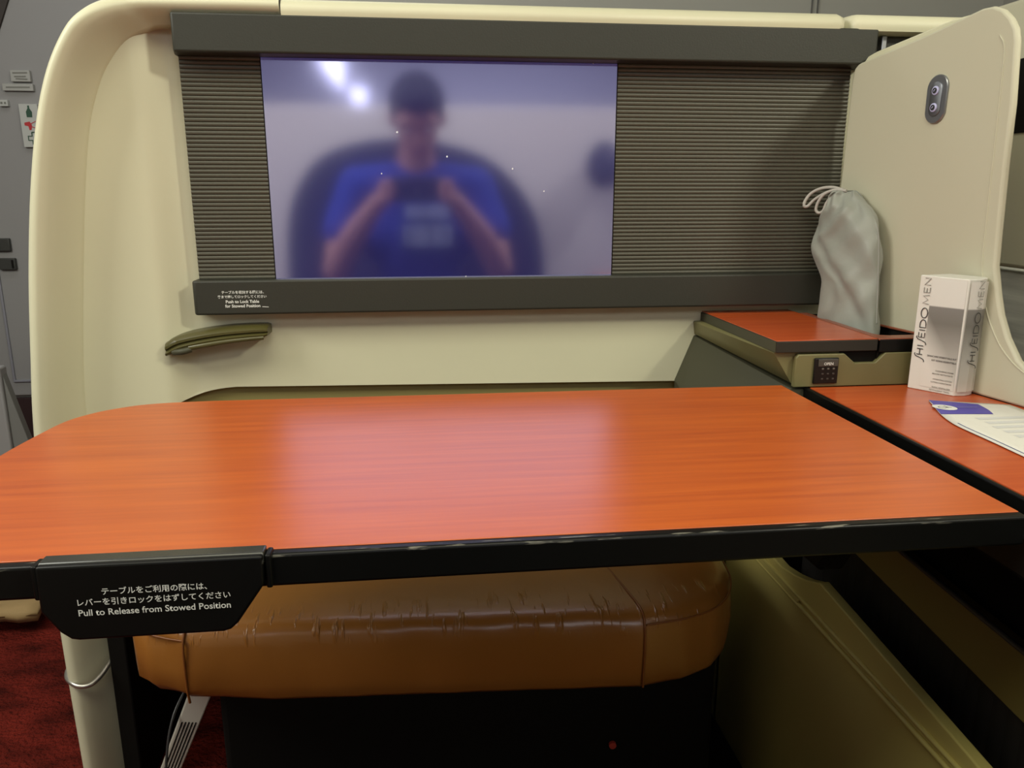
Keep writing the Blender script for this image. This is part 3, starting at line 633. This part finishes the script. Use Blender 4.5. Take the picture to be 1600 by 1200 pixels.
# ================================================================== DRAWSTRING BAG
db = empty('drawstring_bag', (.632, 1.1, .7445), 'grey nylon drawstring bag standing in the slot beside the privacy panel', 'bag')
tab0 = [(.745, 1.148, 1.037, .010), (.752, 1.150, 1.036, .014), (.784, 1.1485, 1.041, .017), (.812, 1.147, 1.046, .018), (.836, 1.149, 1.050, .019), (.850, 1.162, 1.0525, .020), (.870, 1.175, 1.0545, .021), (.888, 1.184, 1.057, .022),
       (.9025, 1.186, 1.060, .022), (.918, 1.179, 1.066, .021), (.9335, 1.169, 1.0755, .020), (.947, 1.1545, 1.091, .018), (.956, 1.155, 1.107, .014), (.962, 1.1555, 1.116, .012), (.9665, 1.150, 1.124, .011), (.9695, 1.146, 1.132, .006)]
tab = []
for q0, q1 in zip(tab0, tab0[1:]): tab += [q0, tuple((a_ + b_) / 2 for a_, b_ in zip(q0, q1))]
tab.append(tab0[-1])
NB = 64; rg = []
brnd = random.Random(11)
for z, yl, yr, th in tab:
    L = Vector((.617, yl, 0)); Q = Vector((.646, yr, 0)); c = (L + Q) / 2; ax = (Q - L) / 2; nr = Vector((-ax.y, ax.x, 0)).normalized(); ring = []
    nar = min(1, th / .02)
    for j in range(NB):
        a = 2 * math.pi * j / NB
        ca, sa = math.cos(a), math.sin(a)
        p = c + ax * ca + nr * th * (abs(sa) ** .8) * (1 if sa > 0 else -1)
        g = 0
        if z > .93: g = .0022 * math.sin(a * 9 + z * 40) * (1 if z > .945 else .5)
        g += .0025 * math.sin(3 * ca + z * 70 + 2 * sa) * (1 if .76 < z < .94 else .4)
        g += .0018 * math.sin(7 * ca - z * 120) - .006 * max(0, 1 - abs((ca * .045 + (z - .845) * .55) / .010)) * (1 if .79 < z < .92 else 0) + .004 * max(0, 1 - abs((ca * .06 - (z - .935) * 1.2 - .01) / .012)) * (z > .9) - .005 * max(0, 1 - abs((ca + .45 - (z - .78) * 6) / .22)) * (z < .82)
        p = p + nr * g * (1 if sa >= 0 else -1); ring.append((p.x, p.y, z + .0015 * math.sin(a * 5 + z * 90) * (1 if z > .76 else 0)))
    rg.append(ring)
pouch = loft('pouch', rg, NYLON, db, subsurf=1)
tube('side_seam', [(.6455, 1.0415, .786), (.6465, 1.0505, .84), (.6465, 1.058, .89), (.646, 1.066, .918), (.644, 1.083, .94), (.641, 1.108, .956)], .0011, mat('seam_nylon', (0.30, 0.30, 0.27), .6), pouch)
tube('drawcord', [(.628, 1.135, .9705), (.622, 1.155, .9745), (.612, 1.172, .973), (.603, 1.185, .9655), (.596, 1.187, .955), (.594, 1.186, .9475), (.599, 1.184, .9465), (.607, 1.178, .957), (.618, 1.160, .968), (.63, 1.14, .969)], .0024, CORD, db)
tube('drawcord', [(.63, 1.13, .9695), (.622, 1.146, .971), (.612, 1.157, .966), (.606, 1.164, .955), (.604, 1.167, .9425), (.607, 1.164, .937), (.611, 1.158, .940), (.614, 1.155, .952), (.62, 1.148, .964), (.63, 1.134, .9685)], .0022, CORD, db)

# ================================================================== SKINCARE BOX
kb = empty('skincare_box', (.67, .92, .717), 'white and grey skincare carton printed SHISEIDO MEN on the side worktop', 'box')
def box_mat():
    m = bpy.data.materials.new('carton_print'); m.use_nodes = True; nt = m.node_tree; b = nt.nodes['Principled BSDF']
    tc = nt.nodes.new('ShaderNodeTexCoord'); sp_ = nt.nodes.new('ShaderNodeSeparateXYZ'); nt.links.new(tc.outputs['Object'], sp_.inputs[0])
    mr = nt.nodes.new('ShaderNodeMapRange'); mr.inputs['From Min'].default_value = .717; mr.inputs['From Max'].default_value = .8665
    nz = nt.nodes.new('ShaderNodeTexNoise'); nz.inputs['Scale'].default_value = 18; nz.inputs['Detail'].default_value = 2
    nt.links.new(tc.outputs['Object'], nz.inputs['Vector'])
    r = nt.nodes.new('ShaderNodeValToRGB'); e = r.color_ramp.elements
    e[0].position = 0.0; e[0].color = (.66, .64, .57, 1)
    e[1].position = 1.0; e[1].color = (.74, .73, .68, 1)
    for p_, c_ in ((.05, (.62, .60, .54)), (.12, (.50, .49, .43)), (.30, (.42, .41, .37)), (.45, (.30, .29, .26)), (.60, (.18, .175, .155)), (.735, (.22, .215, .20)), (.745, (.72, .71, .66))):
        q = e.new(p_); q.color = (*c_, 1)
    nt.links.new(sp_.outputs['Z'], mr.inputs['Value'])
    ad = nt.nodes.new('ShaderNodeMath'); ad.operation = 'MULTIPLY_ADD'; ad.inputs[1].default_value = 0.0; nt.links.new(nz.outputs['Fac'], ad.inputs[0]); nt.links.new(mr.outputs[0], ad.inputs[2])
    nt.links.new(ad.outputs[0], r.inputs[0])
    # the print fades to bare white card towards the lower left of the front face
    fxr = nt.nodes.new('ShaderNodeMapRange'); fxr.clamp = False; fxr.inputs['From Min'].default_value = .6435; fxr.inputs['From Max'].default_value = .662; nt.links.new(sp_.outputs['X'], fxr.inputs['Value'])
    fzr = nt.nodes.new('ShaderNodeMath'); fzr.operation = 'MULTIPLY_ADD'; fzr.inputs[1].default_value = 2.6; fzr.inputs[2].default_value = -0.8; nt.links.new(mr.outputs[0], fzr.inputs[0])
    fad = nt.nodes.new('ShaderNodeMath'); fad.operation = 'ADD'; fad.use_clamp = True; nt.links.new(fxr.outputs[0], fad.inputs[0]); nt.links.new(fzr.outputs[0], fad.inputs[1])
    mxc = nt.nodes.new('ShaderNodeMix'); mxc.data_type = 'RGBA'; mxc.inputs['A'].default_value = (.74, .72, .66, 1)
    nt.links.new(fad.outputs[0], mxc.inputs['Factor']); nt.links.new(r.outputs[0], mxc.inputs['B']); nt.links.new(mxc.outputs['Result'], b.inputs['Base Color'])
    b.inputs['Roughness'].default_value = .35
    return m
WHITE = mat('white_card', (.74, .72, .66), .4)
A, B, C_, D_ = Vector((.6365, .9415, 0)), Vector((.6672, .891, 0)), Vector((.7015, .9015, 0)), Vector((.682, .949, 0))
foot = [A, B] + [Vector(p) for p in ((.681, .8905, 0), (.690, .8935, 0), (.6965, .898, 0), (.6995, .905, 0), (.6985, .912, 0))] + [D_]
n = len(foot); ZB, ZT = .717, .8655
V = [(p.x, p.y, ZB) for p in foot] + [(p.x, p.y, ZT - .001 * (i in (1, 2))) for i, p in enumerate(foot)]
F = [tuple(range(n)), tuple(range(2 * n - 1, n - 1, -1))] + [(i, (i + 1) % n, n + (i + 1) % n, n + i) for i in range(n)]
raw('carton', V, F, WHITE, kb, bevel=0.0012)
# printed faces: thin sheets on the two visible sides
CART = box_mat()
fx = (B - A).normalized(); fn = Vector((fx.y, -fx.x, 0)); FL = (B - A).length
def sheet(name, p, q, nrm, u0, z0, z1, m):
    a = p.lerp(q, u0) + nrm * .0005; b = q + nrm * .0005
    raw(name, [(a.x, a.y, z0), (b.x, b.y, z0), (b.x, b.y, z1), (a.x, a.y, z1)], [(0, 1, 2, 3)], m, kb, smooth=False)
sheet('front_print', A, B - fx * .0015, fn, .27, ZB + .006, ZT - .004, CART)
S0 = Vector((.6685, .8895, 0)); S1 = Vector((.681, .8893, 0)); S2 = Vector((.6903, .8923, 0)); S3 = Vector((.697, .8972, 0))
sx_ = (S2 - S0).normalized(); sn = Vector((sx_.y, -sx_.x, 0))
raw('side_print', [(p.x + sn.x * .0008, p.y + sn.y * .0008, z) for z in (ZB + .006, ZT - .004) for p in (S0, S1, S2, S3)], [(0, 1, 5, 4), (1, 2, 6, 5), (2, 3, 7, 6)], CART, kb, smooth=False)
def shiseido(O_, X_, N_, wd, ht, name):
    """vertical brand lettering read bottom to top: local x runs up the carton, local y across it"""
    L = []; x = 0
    def S(x): return [[(x + .0, -.28), (x + .08, -.3), (x + .22, -.18), (x + .34, .25), (x + .46, .85), (x + .6, 1.05), (x + .72, 1.0)]]
    L += S(0); x = .62
    L += [[(x, 0), (x, .8)], [(x, .4), (x + .48, .4)], [(x + .48, 0), (x + .48, .8)]]; x += .74
    L += [[(x, 0), (x, .8)]]; x += .1
    L += S(x); x += .62
    L += [[(x + .42, .02), (x, .02), (x, .8), (x + .42, .8)], [(x, .42), (x + .36, .42)]]; x += .62
    L += [[(x, 0), (x, .8)]]; x += .22
    L += [[(x, .8), (x, 0), (x + .3, .02)] + arc(x + .3, .4, .36, .38, -80, 80, 8) + [(x + .3, .78), (x, .8)]]; x += .84
    L += [arc(x + .4, .4, .42, .42, 0, 360, 18)]; x += 1.15
    split = len(L)
    L += [[(x, 0), (x + .08, .8), (x + .38, .15), (x + .68, .8), (x + .76, 0)]]; x += .98
    L += [[(x + .42, .02), (x, .02), (x, .8), (x + .42, .8)], [(x, .42), (x + .36, .42)]]; x += .62
    L += [[(x, 0), (x, .8), (x + .58, .05), (x + .58, .8)]]; x += .6
    k = wd / x
    sc_ = [[(p[0] * k, p[1] * ht) for p in l] for l in L]
    Y_ = Vector(X_) * -1
    strokes(name, sc_[:split], .0011, DARK_INK, kb, O_, (0, 0, 1), Y_, N_)
    strokes(name, sc_[split:], .0010, mat('mid_grey_ink', (.22, .22, .2), .5), kb, O_, (0, 0, 1), Y_, N_)
shiseido(A + fx * .0145 + Vector((0, 0, .7545)) + fn * .0006, fx, fn, .108, .0095, 'brand_lettering')
shiseido(S1 + sx_ * .005 + Vector((0, 0, .7535)) + sn * .0016, sx_, sn, .109, .0095, 'brand_lettering')
fm = A + fn * .0007
for s, wd, z, u_ in (('SKINCARE ESSENTIALS KIT', .036, .7640, .66), ('KIT SOINS ESSENTIELS', .030, .7590, .71), ('CLEANSING FOAM', .022, .7460, .75), ('MOUSSE NETTOYANTE', .025, .7420, .72), ('HYDRATING LOTION', .023, .7350, .73), ('LOTION HYDRATANTE', .025, .7310, .71), ('TOTAL REVITALIZER', .023, .7245, .72), ('REVITALISANT TOTAL', .025, .7207, .70)):
    text('fine_print', s, DARK_INK if z > .75 else GREY_INK, kb, wd, A.lerp(B, u_) + Vector((0, 0, z)) + fn * .0006, fx, TZ, bold=.01)

# ================================================================== LEAFLET
lf = empty('leaflet', (.64, .76, .7172), 'white printed leaflet with a violet blue header lying on the side worktop', 'leaflet')
left = catmull([(.6206, .8723, 0), (.606, .838, 0), (.5951, .812, 0), (.5870, .785, 0), (.5835, .7624, 0), (.5822, .7123, 0), (.5801, .6641, 0), (.578, .60, 0)], 5)
NX = 8; V = []; F = []
def zlf(t, u_): return .7182
for i, p in enumerate(left):
    t = i / (len(left) - 1); xe = .705 if t > .5 else .705; ye = .842 - (.842 - .58) * t
    for j in range(NX + 1):
        u_ = j / NX; V.append((p.x + (xe - p.x) * u_, p.y + (ye - p.y) * u_, zlf(t, u_)))
for i in range(len(left) - 1):
    for j in range(NX): F.append((i * (NX + 1) + j, i * (NX + 1) + j + 1, (i + 1) * (NX + 1) + j + 1, (i + 1) * (NX + 1) + j))
raw('sheet', V, F, PAPER, lf, solid=-0.0003)
def lfz(x, y): return .7206
# header strip laid over the top edge of the sheet, following its curl
hl = catmull([(.6206, .8723, 0), (.614, .855, 0), (.606, .838, 0), (.5951, .812, 0)], 4); hr = catmull([(.6675, .8470, 0), (.6655, .836, 0), (.662, .821, 0), (.6555, .8049, 0)], 4)
rows = []
for i, (p, q) in enumerate(zip(hl, hr)):
    t = i / (len(hl) - 1) * 15 / (len(left) - 1) ; row = []
    for j in range(7):
        c = p.lerp(q, j / 6); f_ = j / 6 * .55
        row.append((c.x, c.y, zlf(.1, 0) + .0007))
    rows.append(row)
loft('header', rows, VIOLET, lf, closed=False)
c_ = Vector((.6175, .8375, .7206)); 
logo = raw('logo_disc', [(c_.x + .0125 * math.cos(2 * math.pi * i / 24) - .002 * math.sin(2 * math.pi * i / 24), c_.y + .0125 * math.sin(2 * math.pi * i / 24), zlf(.1, .1) + .0010) for i in range(24)], [tuple(range(24))], WHITE_INK, lf, smooth=False)
strokes('logo_mark', [arc(-.003, 0, .0045, .004, 30, 330, 10), [(.002, -.004), (.003, .006)], [(.003, .001), (.007, -.003)]], .0012, GREY_INK, lf, (c_.x, c_.y, zlf(.1, .1) + .0009), (1, 0, 0), (0, 1, 0), (0, 0, 1))
strokes('header_line', [[(-.012, 0), (.012, 0)]], .003, mat('pale_violet_ink', (.16, .15, .42), .5), lf, (.6445, .8345, zlf(.1, .4) + .0006), (1, -.1, 0), (.1, 1, 0), (0, 0, 1))
bars = []
for i in range(11):
    y0 = .79 - i * .0165; bars.append([(.606 + .004 * (i < 2) + .014, y0), (.70, y0 - .002 * 0)])
strokes('text_block', bars, .0085, mat('faint_print', (.585, .58, .57), .6), lf, (0, 0, .7183), (1, 0, 0), (0, 1, 0), (0, 0, 1))
strokes('margin_line', [[(q.x + .006, q.y) for q in left[17:]]], .0016, mat('navy_line', (.06, .08, .2), .5), lf, (0, 0, .7183), (1, 0, 0), (0, 1, 0), (0, 0, 1))

# ================================================================== BEHIND THE CAMERA (mirrored in the screen)
seat = empty('suite_seat', (0, -.42, 0), 'wide navy suite seat with arched back seen mirrored in the screen', 'seat')
ap = [(-.47, .30)] + [(p.x, p.z) for p in catmull([(-.468, 0, .70), (-.455, 0, .86), (-.415, 0, .985), (-.33, 0, 1.085), (-.20, 0, 1.135), (-.05, 0, 1.15), (.10, 0, 1.135), (.24, 0, 1.09), (.345, 0, 1.01), (.42, 0, .90), (.455, 0, .78), (.465, 0, .66)], 4)] + [(.47, .30)]
prism('back_shell', ap, 'y', -.68, -.47, NAVY, seat, bevel=0.03, seg=4)
box('seat_cushion', -.33, .33, -.47, .12, .24, .37, NAVY, seat, bevel=0.04, seg=4)
box('base', -.36, .36, -.6, .05, .0, .24, BLACKM, seat, bevel=0.01)
rp = tag(box('rear_partition', -2.4, 2.0, -.98, -.93, 0.0, 1.30, REARCREAM, None, bevel=0.01), 'pale cream low partition behind the seat, mirrored in the screen', 'partition')
dc = tube('wing_cushion', [(.77, -.845, .985), (.765, -.84, 1.03), (.76, -.84, 1.10), (.76, -.84, 1.16)], lambda t: .075 * math.sin(math.pi * (0.12 + .78 * t)) + .004, NAVY, None, n=16)
tag(dc, 'rounded dark navy cushion on the rear partition, mirrored at the right edge of the screen', 'cushion')
for lab, q in (('three sided bright cabin lamp on the rear wall, mirrored high in the screen', [(-.74, 1.95), (-.52, 1.95), (-.545, 1.70)]), ('small square bright cabin lamp on the rear wall, mirrored beside the head', [(-.485, 1.735), (-.36, 1.735), (-.365, 1.62), (-.47, 1.62)])):
    o = empty('cabin_lamp', (q[0][0], -4.09, q[-1][1]), lab, 'lamp', 'bright lamps on the rear wall')
    prism('diffuser', q, 'y', -4.098, -4.06, LAMP, o, bevel=0.004)
    cx = sum(p[0] for p in q) / len(q); cz = sum(p[1] for p in q) / len(q)
    prism('housing', [(cx + (p[0] - cx) * 1.12, cz + (p[1] - cz) * 1.12) for p in q], 'y', -4.0995, -4.08, STEEL, o, bevel=0.003)

# ---- the photographer
per = empty('person', (0, -.3, 0), 'dark-haired person in a printed royal blue T-shirt holding up a phone, mirrored in the screen', 'person')
def blob_mesh(name, chains, m, parent, voxel, smooth_it=6, extra=None):
    """closed tapered tubes and ellipsoids fused by a voxel remesh into one continuous surface"""
    bm = bmesh.new()
    def ell(c, r, rot=None):
        mt = Matrix.Translation(c) @ (rot.to_matrix().to_4x4() if rot else Matrix()) @ Matrix.Diagonal((*r, 1))
        bmesh.ops.create_uvsphere(bm, u_segments=20, v_segments=14, radius=1, matrix=mt)
    for ch in chains:
        if ch[0] == 'e': ell(*ch[1:]); continue
        pts = ch[1]; rad = ch[2]
        fine = catmull(pts, 5); N = len(fine); rings_ = tube_rings(fine, 1.0, 14); base = []
        for i, r_ in enumerate(rings_):
            f = i / (N - 1) * (len(rad) - 1); a_ = int(min(f, len(rad) - 2)); rr_ = rad[a_] + (rad[a_ + 1] - rad[a_]) * (f - a_)
            base.append([bm.verts.new(fine[i] + (Vector(p) - fine[i]) * rr_) for p in r_])
        for i in range(N - 1):
            for j in range(14): bm.faces.new((base[i][j], base[i][(j + 1) % 14], base[i + 1][(j + 1) % 14], base[i + 1][j]))
        bm.faces.new(base[0]); bm.faces.new(base[-1][::-1])
        ell(fine[0], (rad[0],) * 3); ell(fine[-1], (rad[-1],) * 3)
    bmesh.ops.recalc_face_normals(bm, faces=bm.faces)
    me = bpy.data.meshes.new(name); bm.to_mesh(me); bm.free()
    o = link(name, me, m, parent, smooth=True)
    r = o.modifiers.new('remesh', 'REMESH'); r.mode = 'VOXEL'; r.voxel_size = voxel; r.use_smooth_shade = True
    if smooth_it:
        s = o.modifiers.new('smooth', 'SMOOTH'); s.iterations = smooth_it; s.factor = .5
    return o
HX, HY, HZ = .008, -.185, 1.195
tilt = Euler((R(-38), 0, 0))
def H(x, y, z): return Vector((HX, HY, HZ)) + tilt.to_matrix() @ Vector((x, y, z))
body = [('e', H(0, -.005, .02), (.078, .097, .098), tilt), ('e', H(0, .022, -.045), (.062, .072, .075), tilt), ('e', H(0, .07, -.085), (.03, .025, .025), tilt),
        ('t', [H(0, .088, .01), H(0, .108, -.03)], (.009, .014)), ('e', H(.079, -.005, -.01), (.012, .02, .032), tilt), ('e', H(-.079, -.005, -.01), (.012, .02, .032), tilt),
        ('t', [H(-.024, .084, -.068), H(.024, .084, -.068)], (.011, .011)), ('t', [H(-.05, .082, .028), H(.05, .082, .028)], (.013, .013)),
        ('t', [(0, -.235, 1.02), (.003, -.215, 1.09), (.006, -.195, 1.14)], (.066, .058, .056)),
        ('t', [(0, -.29, .50), (0, -.285, .66), (0, -.27, .82), (0, -.25, .96), (0, -.24, 1.01)], (.13, .115, .125, .12, .07)),
        ('t', [(-.17, -.25, .975), (0, -.24, .985), (.17, -.25, .975)], (.065, .075, .065)),
        ('t', [(-.09, -.27, .84), (.09, -.27, .84)], (.10, .10))]
for s in (-1, 1):
    body += [('t', [(s * .185, -.25, .975), (s * .235, -.21, .85), (s * .258, -.15, .725)], (.062, .05, .042)),
             ('t', [(s * .258, -.15, .725), (s * .20, -.10, .83), (s * .118, -.055, .935)], (.046, .040, .028)),
             ('e', (s * .098, -.042, .958), (.022, .030, .040)),
             ('t', [(s * .10, -.26, .49), (s * .125, .0, .52), (s * .13, .20, .51)], (.095, .08, .06)),
             ('t', [(s * .13, .20, .50), (s * .13, .22, .28), (s * .13, .20, .09)], (.058, .056, .036)),
             ('t', [(s * .13, .18, .045), (s * .135, .30, .03)], (.038, .028))]
    for i, (dz, ln) in enumerate(((.030, .046), (.012, .052), (-.006, .049), (-.023, .038))):
        z0 = .962 + dz
        body.append(('t', [(s * .100, -.028, z0), (s * (.097), .006, z0 + .004), (s * (.088), .013, z0 + .003), (s * (.100 - ln * .62), .0125, z0)], (.0095, .009, .0085, .0075)))
    body.append(('t', [(s * .098, -.048, .945), (s * .088, -.052, .968), (s * .066, -.034, .985), (s * .054, -.0235, .985)], (.013, .011, .0095, .008)))
bd = blob_mesh('body', body, SKIN, per, .0065)
hair = blob_mesh('hair', [('e', H(0, -.018, .035), (.088, .098, .094), tilt), ('e', H(0, .035, .085), (.070, .062, .036), tilt), ('e', H(0, -.065, -.02), (.072, .05, .075), tilt)], HAIR, per, .007)
for s in (-1, 1):
    e_ = blob_mesh('eye', [('e', H(s * .031, .083, .005), (.011, .008, .008), tilt)], WHITE, per, .003, 0)
shirt = [('t', [(0, -.29, .48), (0, -.285, .66), (0, -.27, .82), (0, -.25, .955), (0, -.242, 1.0)], (.145, .13, .137, .13, .078)),
         ('t', [(-.175, -.25, .975), (0, -.24, .985), (.175, -.25, .975)], (.073, .083, .073)), ('t', [(-.095, -.27, .84), (.095, -.27, .84)], (.11, .11))]
for s in (-1, 1): shirt.append(('t', [(s * .185, -.25, .975), (s * .215, -.23, .905), (s * .240, -.205, .84)], (.073, .068, .066)))
sh = blob_mesh('t_shirt', shirt, BLUE, per, .009)
prt = []
pr_ = random.Random(5)
for z0, z1, x0, x1 in ((.885, .925, -.035, .10), (.80, .865, -.045, .11)):
    x = x0
    while x < x1:
        w_ = pr_.uniform(.006, .014); zz = .27 - .0
        prt.append((x, x + w_, -.152, -.118 + (.006 if z0 < .85 else 0), z0, z1)); x += w_ + pr_.uniform(.004, .008)
boxes('shirt_print', prt, PALEBLUE, sh)
tro = []
for s in (-1, 1):
    tro += [('t', [(s * .10, -.27, .485), (s * .125, .0, .52), (s * .13, .20, .51)], (.108, .091, .071)), ('t', [(s * .13, .205, .50), (s * .13, .225, .28), (s * .13, .205, .10)], (.07, .068, .055))]
blob_mesh('trousers', tro, TROUSER, per, .012)
for s in (-1, 1): blob_mesh('shoe', [('t', [(s * .13, .16, .05), (s * .135, .25, .045), (s * .137, .32, .036)], (.05, .045, .036))], BLACK, per, .008)
ph = empty('smartphone', (0.02, -.012, .93), 'black smartphone held sideways by the person, mirrored at the middle of the screen', 'phone')
pm = box('phone_body', -.078, .078, -.0115, -.0035, .935, 1.008, PHONE, ph, bevel=0.006, seg=4)
tube('lens', [(0, -.0036, .97), (0, -.0016, .97)], .0045, STEEL, ph, sm=0)
